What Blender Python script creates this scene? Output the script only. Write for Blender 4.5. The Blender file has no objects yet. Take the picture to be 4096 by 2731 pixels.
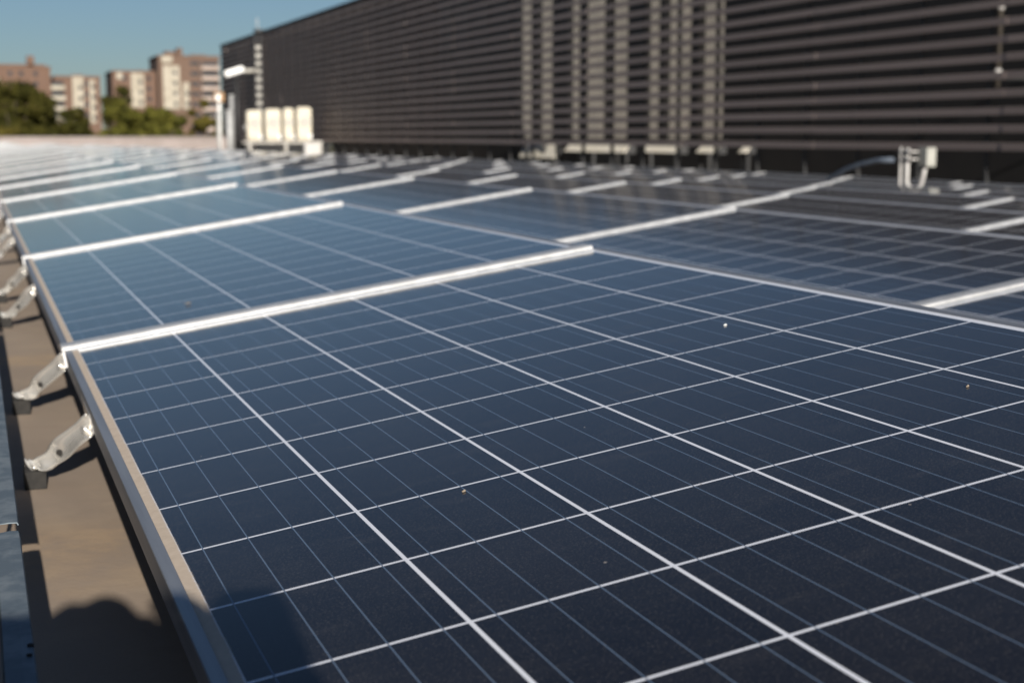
import bpy, bmesh, math, random
from mathutils import Vector, Matrix, noise as mnoise
R = math.radians
random.seed(7)
S = bpy.context.scene
C = S.collection

# ------------------------------------------------------------------ camera
CAM = Vector((-0.1522, -1.5557, 0.3571))
YAW, PITCH = 20.39, 8.10
cd = bpy.data.cameras.new("camera")
cam = bpy.data.objects.new("camera", cd)
C.objects.link(cam)
cam.location = CAM
cam.rotation_euler = (R(90 - PITCH), 0, R(-YAW))
cd.sensor_width = 36
cd.lens = 50.73
cd.clip_start = 0.02
cd.clip_end = 5000
cd.dof.use_dof = True
cd.dof.focus_distance = 1.36
cd.dof.aperture_fstop = 7.4
cd.dof.aperture_blades = 9
S.camera = cam

# ------------------------------------------------------------------ sky, sun, exposure
SUN_EL, SUN_AZ = 18.1, 4.3          # light travels towards +Y, a little to +X
W = bpy.data.worlds.new("World")
S.world = W
W.use_nodes = True
nt = W.node_tree
bg = nt.nodes["Background"]
sky = nt.nodes.new("ShaderNodeTexSky")
sky.sky_type = 'NISHITA'
sky.sun_disc = False
sky.sun_elevation = R(SUN_EL)
sky.sun_rotation = R(180 + SUN_AZ)
sky.altitude = 50
sky.air_density = 1.0
sky.dust_density = 0.25
sky.ozone_density = 5.5
hs = nt.nodes.new("ShaderNodeHueSaturation")
hs.inputs["Saturation"].default_value = 0.9
hs.inputs["Value"].default_value = 0.73
nt.links.new(sky.outputs[0], hs.inputs["Color"])
nt.links.new(hs.outputs[0], bg.inputs[0])
bg.inputs[1].default_value = 0.05
sd = bpy.data.lights.new("sun", 'SUN')
sun = bpy.data.objects.new("sun", sd)
C.objects.link(sun)
sd.energy = 5.0
sd.angle = R(0.5)
sd.color = (1.0, 0.95, 0.87)
dv = Vector((math.sin(R(SUN_AZ)) * math.cos(R(SUN_EL)), math.cos(R(SUN_AZ)) * math.cos(R(SUN_EL)), -math.sin(R(SUN_EL))))
sun.rotation_euler = dv.to_track_quat('-Z', 'Y').to_euler()
sun.location = (-3, -30, 12)
S.view_settings.view_transform = 'Standard'
S.view_settings.look = 'None'
S.view_settings.exposure = 0.65
S.view_settings.gamma = 1.0
S.cycles.use_denoising = True
S.cycles.max_bounces = 6
S.cycles.sample_clamp_indirect = 6


# ------------------------------------------------------------------ helpers
def tag(o, label=None, cat=None, group=None, kind=None):
    if label: o["label"] = label
    if cat: o["category"] = cat
    if group: o["group"] = group
    if kind: o["kind"] = kind
    return o


def empty(name, loc, label, cat, group=None, rot=(0, 0, 0)):
    o = bpy.data.objects.new(name, None)
    o.empty_display_size = 0.1
    C.objects.link(o)
    o.location = loc
    o.rotation_euler = rot
    return tag(o, label, cat, group)


def obj(name, bm, mat, parent=None, smooth=False):
    me = bpy.data.meshes.new(name)
    bmesh.ops.recalc_face_normals(bm, faces=bm.faces[:])
    bm.to_mesh(me)
    bm.free()
    for m in (mat if isinstance(mat, (list, tuple)) else [mat]):
        me.materials.append(m)
    if smooth:
        for p in me.polygons: p.use_smooth = True
    o = bpy.data.objects.new(name, me)
    C.objects.link(o)
    if parent: o.parent = parent
    return o


def box(bm, lo, hi, mi=0, bev=0.0, M=None):
    x0, y0, z0 = lo
    x1, y1, z1 = hi
    vs = [bm.verts.new(p) for p in ((x0, y0, z0), (x1, y0, z0), (x1, y1, z0), (x0, y1, z0), (x0, y0, z1), (x1, y0, z1), (x1, y1, z1), (x0, y1, z1))]
    fs = [bm.faces.new([vs[i] for i in f]) for f in ((3, 2, 1, 0), (4, 5, 6, 7), (0, 1, 5, 4), (1, 2, 6, 5), (2, 3, 7, 6), (3, 0, 4, 7))]
    for f in fs: f.material_index = mi
    if bev > 0:
        es = list({e for f in fs for e in f.edges})
        r = bmesh.ops.bevel(bm, geom=es, offset=bev, segments=2, affect='EDGES', profile=0.6)
        vs = list({v for f in r['faces'] for v in f.verts} | {v for v in vs if v.is_valid})
    if M is not None:
        bmesh.ops.transform(bm, matrix=M, verts=[v for v in vs if v.is_valid])
    return vs


def tube(bm, pts, rad, n=12, mi=0, caps=True):
    pts = [Vector(p) for p in pts]
    rads = rad if isinstance(rad, (list, tuple)) else [rad] * len(pts)
    rings = []
    up = None
    for i, p in enumerate(pts):
        t = (pts[min(i + 1, len(pts) - 1)] - pts[max(i - 1, 0)]).normalized()
        if up is None:
            up = Vector((0, 0, 1)) if abs(t.z) < 0.9 else Vector((1, 0, 0))
        a = t.cross(up).normalized()
        b = a.cross(t).normalized()
        up = b
        rings.append([bm.verts.new(p + (a * math.cos(2 * math.pi * k / n) + b * math.sin(2 * math.pi * k / n)) * rads[i]) for k in range(n)])
    for r0, r1 in zip(rings, rings[1:]):
        for k in range(n):
            f = bm.faces.new((r0[k], r0[(k + 1) % n], r1[(k + 1) % n], r1[k]))
            f.material_index = mi
            f.smooth = True
    if caps:
        for rg in (rings[0], rings[-1]):
            f = bm.faces.new(rg)
            f.material_index = mi


def prism(bm, prof, y0, y1, mi=0):
    """closed profile of (x, z) swept along Y"""
    a = [bm.verts.new((x, y0, z)) for x, z in prof]
    b = [bm.verts.new((x, y1, z)) for x, z in prof]
    n = len(prof)
    for k in range(n):
        bm.faces.new((a[k], a[(k + 1) % n], b[(k + 1) % n], b[k])).material_index = mi
    bm.faces.new(a).material_index = mi
    bm.faces.new(b[::-1]).material_index = mi


# ------------------------------------------------------------------ materials
class N:
    """tiny node-graph helper"""
    def __init__(s, name):
        s.m = bpy.data.materials.new(name)
        s.m.use_nodes = True
        s.t = s.m.node_tree
        s.p = s.t.nodes["Principled BSDF"]
        s.co = s.t.nodes.new("ShaderNodeTexCoord").outputs["Object"]

    def new(s, typ, **kw):
        n = s.t.nodes.new(typ)
        for k, v in kw.items(): setattr(n, k, v)
        return n

    def put(s, sock, v):
        if isinstance(v, bpy.types.NodeSocket): s.t.links.new(v, sock)
        elif isinstance(v, (tuple, list)): sock.default_value = (*v, 1.0) if len(v) == 3 and len(sock.default_value) == 4 else v
        else: sock.default_value = v

    def math(s, op, a, b=None, c=None, clamp=False):
        n = s.new("ShaderNodeMath", operation=op, use_clamp=clamp)
        s.put(n.inputs[0], a)
        if b is not None: s.put(n.inputs[1], b)
        if c is not None: s.put(n.inputs[2], c)
        return n.outputs[0]

    def mix(s, f, a, b):
        n = s.new("ShaderNodeMix", data_type='RGBA')
        s.put(n.inputs[0], f)
        s.put(n.inputs[6], a)
        s.put(n.inputs[7], b)
        return n.outputs[2]

    def noise(s, scale, detail=3, rough=0.55, vec=None, stretch=None):
        v = vec or s.co
        if stretch:
            mp = s.new("ShaderNodeMapping")
            s.t.links.new(v, mp.inputs[0])
            mp.inputs["Scale"].default_value = stretch
            v = mp.outputs[0]
        n = s.new("ShaderNodeTexNoise")
        s.t.links.new(v, n.inputs["Vector"])
        n.inputs["Scale"].default_value = scale
        n.inputs["Detail"].default_value = detail
        n.inputs["Roughness"].default_value = rough
        return n.outputs[0]

    def ramp(s, v, lo, hi):
        n = s.new("ShaderNodeMapRange", clamp=True)
        n.interpolation_type = 'SMOOTHSTEP'
        s.put(n.inputs[0], v)
        n.inputs[1].default_value = lo
        n.inputs[2].default_value = hi
        return n.outputs[0]

    def bump(s, h, strength, dist):
        n = s.new("ShaderNodeBump")
        n.inputs["Strength"].default_value = strength
        n.inputs["Distance"].default_value = dist
        s.t.links.new(h, n.inputs["Height"])
        s.t.links.new(n.outputs[0], s.p.inputs["Normal"])

    def set(s, col=None, rough=None, metal=None, **kw):
        if col is not None: s.put(s.p.inputs["Base Color"], col)
        if rough is not None: s.put(s.p.inputs["Roughness"], rough)
        if metal is not None: s.put(s.p.inputs["Metallic"], metal)
        for k, v in kw.items(): s.put(s.p.inputs[k], v)
        return s.m


def simple(name, a, b, scale, rough=0.6, metal=0.0, bump=0.0, dist=0.002, stretch=None, lo=0.35, hi=0.65):
    n = N(name)
    f = n.noise(scale, 4, 0.6, stretch=stretch)
    n.set(n.mix(n.ramp(f, lo, hi), a, b), rough, metal)
    if bump: n.bump(f, bump, dist)
    return n.m


PU = 0.1594            # cell pitch
NU, NV = 6, 12         # cells across and along a panel


def cell_material():
    n = N("solar_glass")
    sx = n.new("ShaderNodeSeparateXYZ")
    n.t.links.new(n.co, sx.inputs[0])
    x, y = sx.outputs[0], sx.outputs[1]
    u = n.math('DIVIDE', x, PU)
    v = n.math('DIVIDE', y, PU)
    du = n.math('MULTIPLY', n.math('ABSOLUTE', n.math('SUBTRACT', n.math('FRACT', n.math('ADD', u, 0.5)), 0.5)), PU)
    dvv = n.math('MULTIPLY', n.math('ABSOLUTE', n.math('SUBTRACT', n.math('FRACT', n.math('ADD', v, 0.5)), 0.5)), PU)
    gap = n.math('MAXIMUM', n.math('LESS_THAN', du, 0.00175), n.math('LESS_THAN', dvv, 0.0018))
    # outside the cell field: white backsheet margin
    out = n.math('MAXIMUM', n.math('MAXIMUM', n.math('LESS_THAN', u, 0.0), n.math('GREATER_THAN', u, float(NU))),
                 n.math('GREATER_THAN', n.math('ABSOLUTE', v), NV / 2.0))
    white = n.math('MAXIMUM', gap, out)
    # four busbars per cell, running along the panel
    b = n.math('MULTIPLY', n.math('ABSOLUTE', n.math('SUBTRACT', n.math('FRACT', n.math('MULTIPLY', u, 4.0)), 0.5)), PU / 4)
    bus = n.math('MULTIPLY', n.math('LESS_THAN', b, 0.00055), n.math('SUBTRACT', 1.0, out))
    # each crystalline cell has its own faint tone
    cell = n.new("ShaderNodeTexWhiteNoise", noise_dimensions='3D')
    cv = n.new("ShaderNodeCombineXYZ")
    n.t.links.new(n.math('FLOOR', u), cv.inputs[0])
    n.t.links.new(n.math('FLOOR', v), cv.inputs[1])
    oi = n.new("ShaderNodeObjectInfo")
    n.t.links.new(oi.outputs["Random"], cv.inputs[2])
    n.t.links.new(cv.outputs[0], cell.inputs[0])
    vor = n.new("ShaderNodeTexVoronoi")
    n.t.links.new(n.co, vor.inputs["Vector"])
    vor.inputs["Scale"].default_value = 170
    tone = n.math('ADD', n.math('MULTIPLY', cell.outputs[0], 0.7), n.math('MULTIPLY', n.noise(60, 3, 0.6), 0.5))
    si = n.mix(tone, (0.0038, 0.0038, 0.0056), (0.0082, 0.0082, 0.0112))
    sep = n.new("ShaderNodeSeparateColor")
    n.t.links.new(vor.outputs["Color"], sep.inputs[0])
    si = n.mix(n.math('MULTIPLY', sep.outputs[0], 0.35), si, (0.009, 0.010, 0.016))
    col = n.mix(white, si, (0.80, 0.81, 0.86))
    col = n.mix(bus, col, n.mix(gap, (0.105, 0.15, 0.22), (0.07, 0.09, 0.13)))
    # dust: thin film, blown streaks, small specks and droppings
    film = n.math('MULTIPLY', n.ramp(n.noise(5, 5, 0.65), 0.3, 0.75), 0.016)
    st = n.math('MULTIPLY', n.ramp(n.noise(30, 5, 0.7, stretch=(0.35, 1.0, 1.0)), 0.5, 0.85), 0.045)
    fine = n.math('MULTIPLY', n.ramp(n.noise(520, 2, 0.6), 0.50, 0.75), 0.10)
    v2 = n.new("ShaderNodeTexVoronoi")
    n.t.links.new(n.co, v2.inputs["Vector"])
    v2.inputs["Scale"].default_value = 42
    s2 = n.new("ShaderNodeSeparateColor")
    n.t.links.new(v2.outputs["Color"], s2.inputs[0])
    wob = n.math('MULTIPLY', n.noise(320, 2, 0.5), 0.03)
    spk = n.math('MULTIPLY', n.math('LESS_THAN', n.math('ADD', v2.outputs["Distance"], wob), n.math('ADD', n.math('MULTIPLY', s2.outputs[1], 0.05), 0.028)), n.math('GREATER_THAN', s2.outputs[0], 0.80))
    dust = n.math('ADD', n.math('ADD', film, st), n.math('ADD', fine, n.math('MULTIPLY', spk, 0.75)), clamp=True)
    col = n.mix(dust, col, (0.42, 0.37, 0.32))
    # dirt washed down to the low edge, with a ragged upper limit
    edge = n.math('ADD', n.math('ADD', n.math('MULTIPLY', n.noise(180, 4, 0.7), 0.003), n.math('MULTIPLY', n.noise(12, 2, 0.5), 0.003)), n.math('MULTIPLY', n.noise(1400, 2, 0.6), 0.004))
    low = n.ramp(n.math('SUBTRACT', x, n.math('SUBTRACT', edge, 0.0052)), 0.0030, 0.0003)
    dirtc = n.mix(n.noise(90, 3, 0.6), (0.46, 0.37, 0.28), (0.64, 0.53, 0.42))
    col = n.mix(low, col, dirtc)
    rough = n.math('ADD', n.math('ADD', 0.09, n.math('MULTIPLY', n.math('ADD', film, st), 1.6)), n.math('MULTIPLY', low, 0.6), clamp=True)
    n.set(col, rough, 0.0)
    n.p.inputs["IOR"].default_value = 1.29
    n.p.inputs["Sheen Weight"].default_value = 0.014        # thin dust film, tinted to add a pale milky glare
    n.p.inputs["Sheen Roughness"].default_value = 0.35
    n.p.inputs["Sheen Tint"].default_value = (0.78, 0.88, 1.0, 1)
    return n.m


M_cell = cell_material()
M_alu = simple("anodised_aluminium", (0.26, 0.27, 0.29), (0.33, 0.34, 0.36), 40, 0.45, 0.55, 0.05, 0.0005, (1, 0.05, 1))
M_rail = simple("mill_aluminium", (0.46, 0.455, 0.45), (0.56, 0.555, 0.55), 30, 0.42, 0.3)
M_roof = None


def roof_material():
    n = N("roof_membrane")
    big = n.noise(0.9, 5, 0.6)
    mid = n.noise(9, 5, 0.65)
    wr = n.noise(11, 6, 0.62, stretch=(0.75, 1.2, 1))
    fine = n.noise(160, 3, 0.6)
    col = n.mix(n.ramp(big, 0.3, 0.7), (0.265, 0.205, 0.155), (0.335, 0.262, 0.20))
    col = n.mix(n.math('MULTIPLY', n.ramp(mid, 0.45, 0.8), 0.5), col, (0.40, 0.31, 0.22))
    col = n.mix(n.math('MULTIPLY', n.ramp(wr, 0.55, 0.75), 0.30), col, (0.26, 0.19, 0.14))
    col = n.mix(n.math('MULTIPLY', n.ramp(fine, 0.5, 0.75), 0.25), col, (0.30, 0.225, 0.165))
    sp_ = n.new("ShaderNodeSeparateXYZ")
    n.t.links.new(n.co, sp_.inputs[0])
    wv = n.math('ADD', sp_.outputs[1], n.math('MULTIPLY', n.noise(3.0, 4, 0.6), 0.35))
    band = n.math('MULTIPLY', n.ramp(n.math('ABSOLUTE', n.math('SUBTRACT', n.math('FRACT', n.math('DIVIDE', wv, 1.55)), 0.25)), 0.10, 0.02), n.ramp(mid, 0.35, 0.6))
    col = n.mix(n.math('MULTIPLY', band, 0.3), col, (0.50, 0.33, 0.17))
    grit = n.ramp(n.noise(420, 2, 0.5), 0.66, 0.74)
    col = n.mix(n.math('MULTIPLY', grit, 0.5), col, (0.20, 0.15, 0.11))
    n.set(col, 0.8)
    h = n.math('ADD', n.math('MULTIPLY', wr, 0.7), n.math('MULTIPLY', fine, 0.15))
    n.bump(h, 0.25, 0.006)
    return n.m


M_roof = roof_material()


def galv_material():
    n = N("galvanised_sheet")
    a = n.noise(22, 4, 0.65)
    b = n.noise(160, 3, 0.6, stretch=(0.4, 1, 1))
    col = n.mix(n.ramp(a, 0.4, 0.62), (0.11, 0.14, 0.165), (0.19, 0.22, 0.24))
    col = n.mix(n.math('MULTIPLY', n.ramp(b, 0.5, 0.8), 0.4), col, (0.10, 0.12, 0.14))
    n.set(col, 0.6, 0.2)
    return n.m


M_galv = galv_material()
M_plate = simple("shade_dark_plate", (0.035, 0.036, 0.036), (0.06, 0.06, 0.058), 6, 0.7)  # near-black colour stands in for the shaded hollow beside the strip


def steel_material():
    n = N("bright_steel")
    a = n.noise(25, 3, 0.6)
    b = n.noise(50, 2, 0.5, stretch=(0.2, 1, 1))
    n.set(n.mix(a, (0.86, 0.83, 0.78), (0.70, 0.67, 0.62)), n.math('ADD', 0.17, n.math('MULTIPLY', b, 0.10)), 0.72)
    return n.m


M_steel = steel_material()
M_rubber = simple("black_rubber", (0.010, 0.009, 0.008), (0.018, 0.016, 0.014), 60, 0.9, 0, 0.2, 0.001)
def slat_material():
    n = N("bronze_slat")
    sp_ = n.new("ShaderNodeSeparateXYZ")
    n.t.links.new(n.co, sp_.inputs[0])
    wn = n.new("ShaderNodeTexWhiteNoise", noise_dimensions='2D')
    cv = n.new("ShaderNodeCombineXYZ")
    n.t.links.new(n.math('FLOOR', n.math('DIVIDE', n.math('ADD', sp_.outputs[1], 26.0), 3.66)), cv.inputs[0])
    n.t.links.new(n.math('FLOOR', n.math('DIVIDE', n.math('ADD', sp_.outputs[2], 0.25), 0.1905)), cv.inputs[1])
    n.t.links.new(cv.outputs[0], wn.inputs[0])
    st = n.noise(1.3, 4, 0.6, stretch=(1, 0.3, 6))
    f = n.math('ADD', n.math('MULTIPLY', wn.outputs[0], 0.5), n.math('MULTIPLY', st, 0.5))
    dirt = n.ramp(n.noise(5, 4, 0.65, stretch=(1, 1.2, 0.25)), 0.5, 0.8)
    col = n.mix(f, (0.185, 0.143, 0.126), (0.27, 0.212, 0.19))
    n.set(n.mix(n.math('MULTIPLY', dirt, 0.35), col, (0.15, 0.125, 0.11)), 0.55)
    return n.m


M_slat = slat_material()
M_dark = simple("dark_steel", (0.013, 0.013, 0.014), (0.022, 0.021, 0.021), 2, 0.6)
M_void = simple("dark_wall_paint", (0.008, 0.008, 0.009), (0.012, 0.012, 0.012), 1.5, 0.8)
M_back = simple("brown_backing", (0.085, 0.068, 0.061), (0.12, 0.097, 0.088), 0.35, 0.7, stretch=(1, 1, 0.2))
M_cream = simple("cream_paint", (0.46, 0.41, 0.32), (0.54, 0.49, 0.39), 3, 0.5)
M_hood = simple("pale_cream_hood", (0.86, 0.78, 0.63), (0.92, 0.85, 0.72), 3, 0.5)
M_strut = simple("galvanised_strut", (0.30, 0.28, 0.25), (0.38, 0.36, 0.32), 5, 0.55)
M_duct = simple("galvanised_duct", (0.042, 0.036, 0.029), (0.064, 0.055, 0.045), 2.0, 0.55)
M_white = simple("white_paint", (0.72, 0.71, 0.68), (0.80, 0.79, 0.77), 6, 0.45)
M_grey = simple("grey_plastic", (0.27, 0.265, 0.235), (0.34, 0.33, 0.295), 10, 0.5)
M_pvc = simple("grey_conduit", (0.36, 0.345, 0.33), (0.45, 0.43, 0.41), 12, 0.4)
M_bluehose = simple("blue_grey_conduit", (0.07, 0.085, 0.11), (0.10, 0.12, 0.15), 20, 0.5)
M_coping = simple("pale_coping", (0.20, 0.165, 0.15), (0.25, 0.21, 0.195), 0.8, 0.7)
M_brass = simple("orange_valve", (0.22, 0.12, 0.05), (0.30, 0.17, 0.07), 8, 0.5)
M_brown = simple("dusty_leaf", (0.17, 0.135, 0.10), (0.26, 0.21, 0.16), 400, 0.9)


def brick_material(name, a, b, mortar):
    n = N(name)
    t = n.new("ShaderNodeTexBrick")
    mp = n.new("ShaderNodeMapping")
    mp.inputs["Rotation"].default_value = (R(90), 0, 0)
    n.t.links.new(n.co, mp.inputs[0])
    n.t.links.new(mp.outputs[0], t.inputs["Vector"])
    t.inputs["Scale"].default_value = 1.2
    n.put(t.inputs["Color1"], a)
    n.put(t.inputs["Color2"], b)
    n.put(t.inputs["Mortar"], mortar)
    st = n.noise(0.25, 3, 0.6)
    n.set(n.mix(n.math('MULTIPLY', st, 0.35), t.outputs[0], (0.07, 0.045, 0.035)), 0.85)
    return n.m


M_brick1 = brick_material("red_brown_brick", (0.115, 0.058, 0.033), (0.14, 0.074, 0.044), (0.12, 0.09, 0.075))
M_brick2 = brick_material("brown_brick", (0.11, 0.060, 0.036), (0.135, 0.076, 0.047), (0.12, 0.095, 0.08))
M_panel = simple("pale_render", (0.26, 0.225, 0.17), (0.34, 0.30, 0.235), 0.5, 0.7)
M_balc = simple("balcony_concrete", (0.26, 0.20, 0.165), (0.34, 0.27, 0.23), 0.7, 0.8)
M_win = simple("window_glass", (0.02, 0.024, 0.03), (0.035, 0.04, 0.05), 0.6, 0.1)
M_bark = simple("bark", (0.06, 0.045, 0.03), (0.09, 0.065, 0.045), 3, 0.9)


def leaf_material(name, a, b):
    n = N(name)
    oi = n.noise(0.35, 3, 0.6)
    f = n.noise(2.2, 2, 0.6)
    n.set(n.mix(n.ramp(n.math('ADD', n.math('MULTIPLY', oi, 0.6), n.math('MULTIPLY', f, 0.4)), 0.35, 0.65), a, b), 0.9, **{'Specular IOR Level': 0.1})
    return n.m


M_leafdark = leaf_material("dark_leaves", (0.016, 0.018, 0.004), (0.050, 0.044, 0.008))
M_leafgreen = leaf_material("green_leaves", (0.030, 0.033, 0.006), (0.085, 0.078, 0.014))
M_leafolive = leaf_material("olive_leaves", (0.038, 0.033, 0.007), (0.080, 0.065, 0.013))
M_ground = simple("ground_grass", (0.05, 0.06, 0.02), (0.09, 0.085, 0.04), 0.02, 0.9)

# ------------------------------------------------------------------ setting
SLOPE = 0.031          # the roof falls gently towards the screen


def roof_z(x): return -0.14 - SLOPE * x


bm = bmesh.new()
gx = [-30 + i * 2.0 for i in range(25)]
gy = [-14 + j * 2.0 for j in range(37)]
grid = [[bm.verts.new((x, y, roof_z(x))) for y in gy] for x in gx]
for i in range(len(gx) - 1):
    for j in range(len(gy) - 1):
        bm.faces.new((grid[i][j], grid[i + 1][j], grid[i + 1][j + 1], grid[i][j + 1]))
tag(obj("roof_floor", bm, M_roof), kind="structure")
bm = bmesh.new()
box(bm, (-30, -14, -12), (18, 58, -1.1))
tag(obj("building_block", bm, M_brick2), "brick storeys of the building under the solar roof", "building")
bm = bmesh.new()
vs = [bm.verts.new(p) for p in ((-3000, -3000, -12), (3000, -3000, -12), (3000, 3000, -12), (-3000, 3000, -12))]
bm.faces.new(vs)
tag(obj("ground", bm, M_ground), kind="structure")

# parapet across the far end of the roof
par = empty("parapet_wall", (0, 57.0, -0.14), "pale low parapet wall with flat coping across the far roof end", "parapet")
bm = bmesh.new()
box(bm, (-29.5, 0.02, -0.9), (9.6, 0.30, 0.40))
obj("upstand", bm, M_coping, par)
bm = bmesh.new()
box(bm, (-29.6, -0.04, 0.402), (9.65, 0.36, 0.47), bev=0.008)
obj("coping", bm, M_coping, par)

# ------------------------------------------------------------------ solar panels
TILT = 8.52
XO, XI = -0.0205, 6 * PU + 0.0205          # outer frame edges (local x)
YO = NV / 2 * PU + 0.0235                   # half length of the frame
LIP = 0.0115


def frame_mesh():
    bm = bmesh.new()
    H, ch = 0.040, 0.0008
    # cross-section going from outer bottom, over the lip, to the inner side (distance inwards, z)
    prof = [(0.030, -H), (0.0, -H), (0.0, -ch), (ch, 0.0), (LIP - ch, 0.0), (LIP, -ch), (LIP, -0.006), (0.004, -0.008), (0.004, -H + 0.003), (0.030, -H + 0.003)]
    rings = []
    for d, z in prof:
        rings.append([bm.verts.new((x, y, z)) for x, y in ((XO + d, -YO + d), (XI - d, -YO + d), (XI - d, YO - d), (XO + d, YO - d))])
    n = len(rings)
    for i in range(n):
        a, b = rings[i], rings[(i + 1) % n]
        for k in range(4):
            bm.faces.new((a[k], a[(k + 1) % 4], b[(k + 1) % 4], b[k]))
    return bm


def glass_mesh():
    bm = bmesh.new()
    e = LIP - 0.001
    box(bm, (XO + e, -YO + e, -0.0062), (XI - e, YO - e, -0.0016))
    return bm


def rail_mesh():
    bm = bmesh.new()
    y0, h = YO - 0.0035, 0.0066
    y1 = 2.0 - YO + 0.0035
    prof = [(y0, 0.0004), (y0, h - 0.003), (y0 + 0.003, h), (y1 - 0.003, h), (y1, h - 0.003), (y1, 0.0004), (y1 - 0.006, 0.0004), (y1 - 0.006, -0.03), (y0 + 0.006, -0.03), (y0 + 0.006, 0.0004)]
    x0, x1 = XO - 0.004, XI - 0.012
    a = [bm.verts.new((x0, y, z)) for y, z in prof]
    b = [bm.verts.new((x1, y, z)) for y, z in prof]
    k = len(prof)
    for i in range(k):
        bm.faces.new((a[i], a[(i + 1) % k], b[(i + 1) % k], b[i]))
    bm.faces.new(a)
    bm.faces.new(b[::-1])
    return bm


ORD = ["nearest", "second", "third", "fourth", "fifth", "sixth", "seventh", "eighth", "ninth", "tenth", "eleventh", "twelfth", "thirteenth", "fourteenth",
       "fifteenth", "sixteenth", "seventeenth", "eighteenth", "nineteenth", "twentieth", "21st", "22nd", "23rd", "24th", "25th", "26th", "27th", "28th"]
ROWN = ["front row with the dirty low edge", "second row from the camera", "third row from the camera", "fourth row from the camera", "fifth row from the camera",
        "sixth row from the camera", "seventh row beside the louvred screen"]
PITCHX, DROP = 1.425, 0.0435
proto = None


def make_panel():
    t = empty("solar_panel", (0, 0, 0), "x", "solar panel", "solar panels in rows on the roof", (0, R(-TILT), 0))
    obj("frame", frame_mesh(), M_alu, t)
    obj("glass", glass_mesh(), M_cell, t)
    obj("clamp_rail", rail_mesh(), M_rail, t)
    return t


def dup(root):
    r = root.copy()
    C.objects.link(r)
    for ch in root.children:
        c = ch.copy()
        C.objects.link(c)
        c.parent = r
        for g in ch.children:
            d = g.copy()
            C.objects.link(d)
            d.parent = c
    return r


LAST = [27, 27, 27, 26, 22, 17, 15]
for k in range(7):
    xl = k * PITCHX
    yv = CAM.y + 1.19 * (xl + 0.1 - CAM.x)
    n0 = max(0, int(math.floor((yv + 1) / 2.0)))
    for i, n in enumerate(range(n0, LAST[k])):
        if proto is None:
            proto = make_panel()
            o = proto
        else:
            o = dup(proto)
        dy = random.uniform(-0.0015, 0.0015) if (k, n) != (0, 0) else 0
        o.location = (xl, 2.0 * n + dy, -DROP * k + (random.uniform(-0.003, 0.003) if n + k else 0))
        o.rotation_euler = (R(random.uniform(-0.12, 0.12)) if n + k else 0, R(-TILT + (random.uniform(-0.12, 0.12) if n + k else 0)), 0)
        o["label"] = "solar panel in the %s, %s along the row" % (ROWN[k], ORD[i])

# ------------------------------------------------------------------ mounting brackets along the low edge
def bracket_arm(seed):
    rnd = random.Random(seed)
    bm = bmesh.new()
    # centre line in local coordinates: foot at the origin, frame at (+x, -y, +z)
    P = [Vector(p) for p in ((-0.012, 0.0, 0.034), (0.0, -0.004, 0.035), (0.015, -0.020, 0.046), (0.027, -0.045, 0.065), (0.043, -0.075, 0.087), (0.057, -0.100, 0.106), (0.071, -0.112, 0.118))]
    # width direction of the plate: lies flat on the foot, twists to face the aisle higher up
    Wd = [Vector(p) for p in ((0.010, -0.034, -0.006), (0.010, -0.034, -0.008), (0.009, -0.030, -0.014), (0.008, -0.026, -0.020), (0.006, -0.022, -0.025), (0.005, -0.020, -0.028), (0.003, -0.018, -0.028))]
    def at(L, t):
        f = t * (len(L) - 1)
        i = min(int(f), len(L) - 2)
        a, b = L[i], L[i + 1]
        p0, p3 = L[max(i - 1, 0)], L[min(i + 2, len(L) - 1)]
        s = f - i
        return 0.5 * ((2 * a) + (b - p0) * s + (2 * p0 - 5 * a + 4 * b - p3) * s * s + (3 * a - p0 - 3 * b + p3) * s ** 3)
    NS, NW = 40, 14
    rows = []
    for i in range(NS + 1):
        t = i / NS
        c, w = at(P, t), at(Wd, t)
        tan = (at(P, min(t + .02, 1)) - at(P, max(t - .02, 0))).normalized()
        nrm = tan.cross(w.normalized()).normalized()
        if nrm.y > 0: nrm = -nrm
        row = []
        for j in range(NW + 1):
            s = j / NW
            p = c + w * s
            dent = mnoise.noise(Vector((t * 4.2 + seed * 3.1, s * 1.3, seed))) * 0.0065
            dent += 0.0050 * math.exp(-((t - 0.24) / 0.05) ** 2 - ((s - 0.55) / 0.30) ** 2) - 0.0045 * math.exp(-((t - 0.38) / 0.06) ** 2 - ((s - 0.6) / 0.35) ** 2)
            dent += 0.0020 * math.sin(t * 60 + seed) * math.exp(-((t - 0.08) / 0.07) ** 2)
            lip = 0.005 * math.exp(-(s / 0.10) ** 2) + 0.0035 * math.exp(-((s - 1) / 0.10) ** 2)
            belly = -0.004 * math.sin(math.pi * s)
            row.append(p + nrm * (dent + lip + belly))
        # flange folded back along the upper edge
        row = [row[0] - nrm * 0.012 + Vector((0, 0.004, -0.001))] + row
        rows.append([bm.verts.new(p) for p in row])
    for a, b in zip(rows, rows[1:]):
        for k in range(len(a) - 1):
            bm.faces.new((a[k], a[k + 1], b[k + 1], b[k])).smooth = True
    return bm


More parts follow.
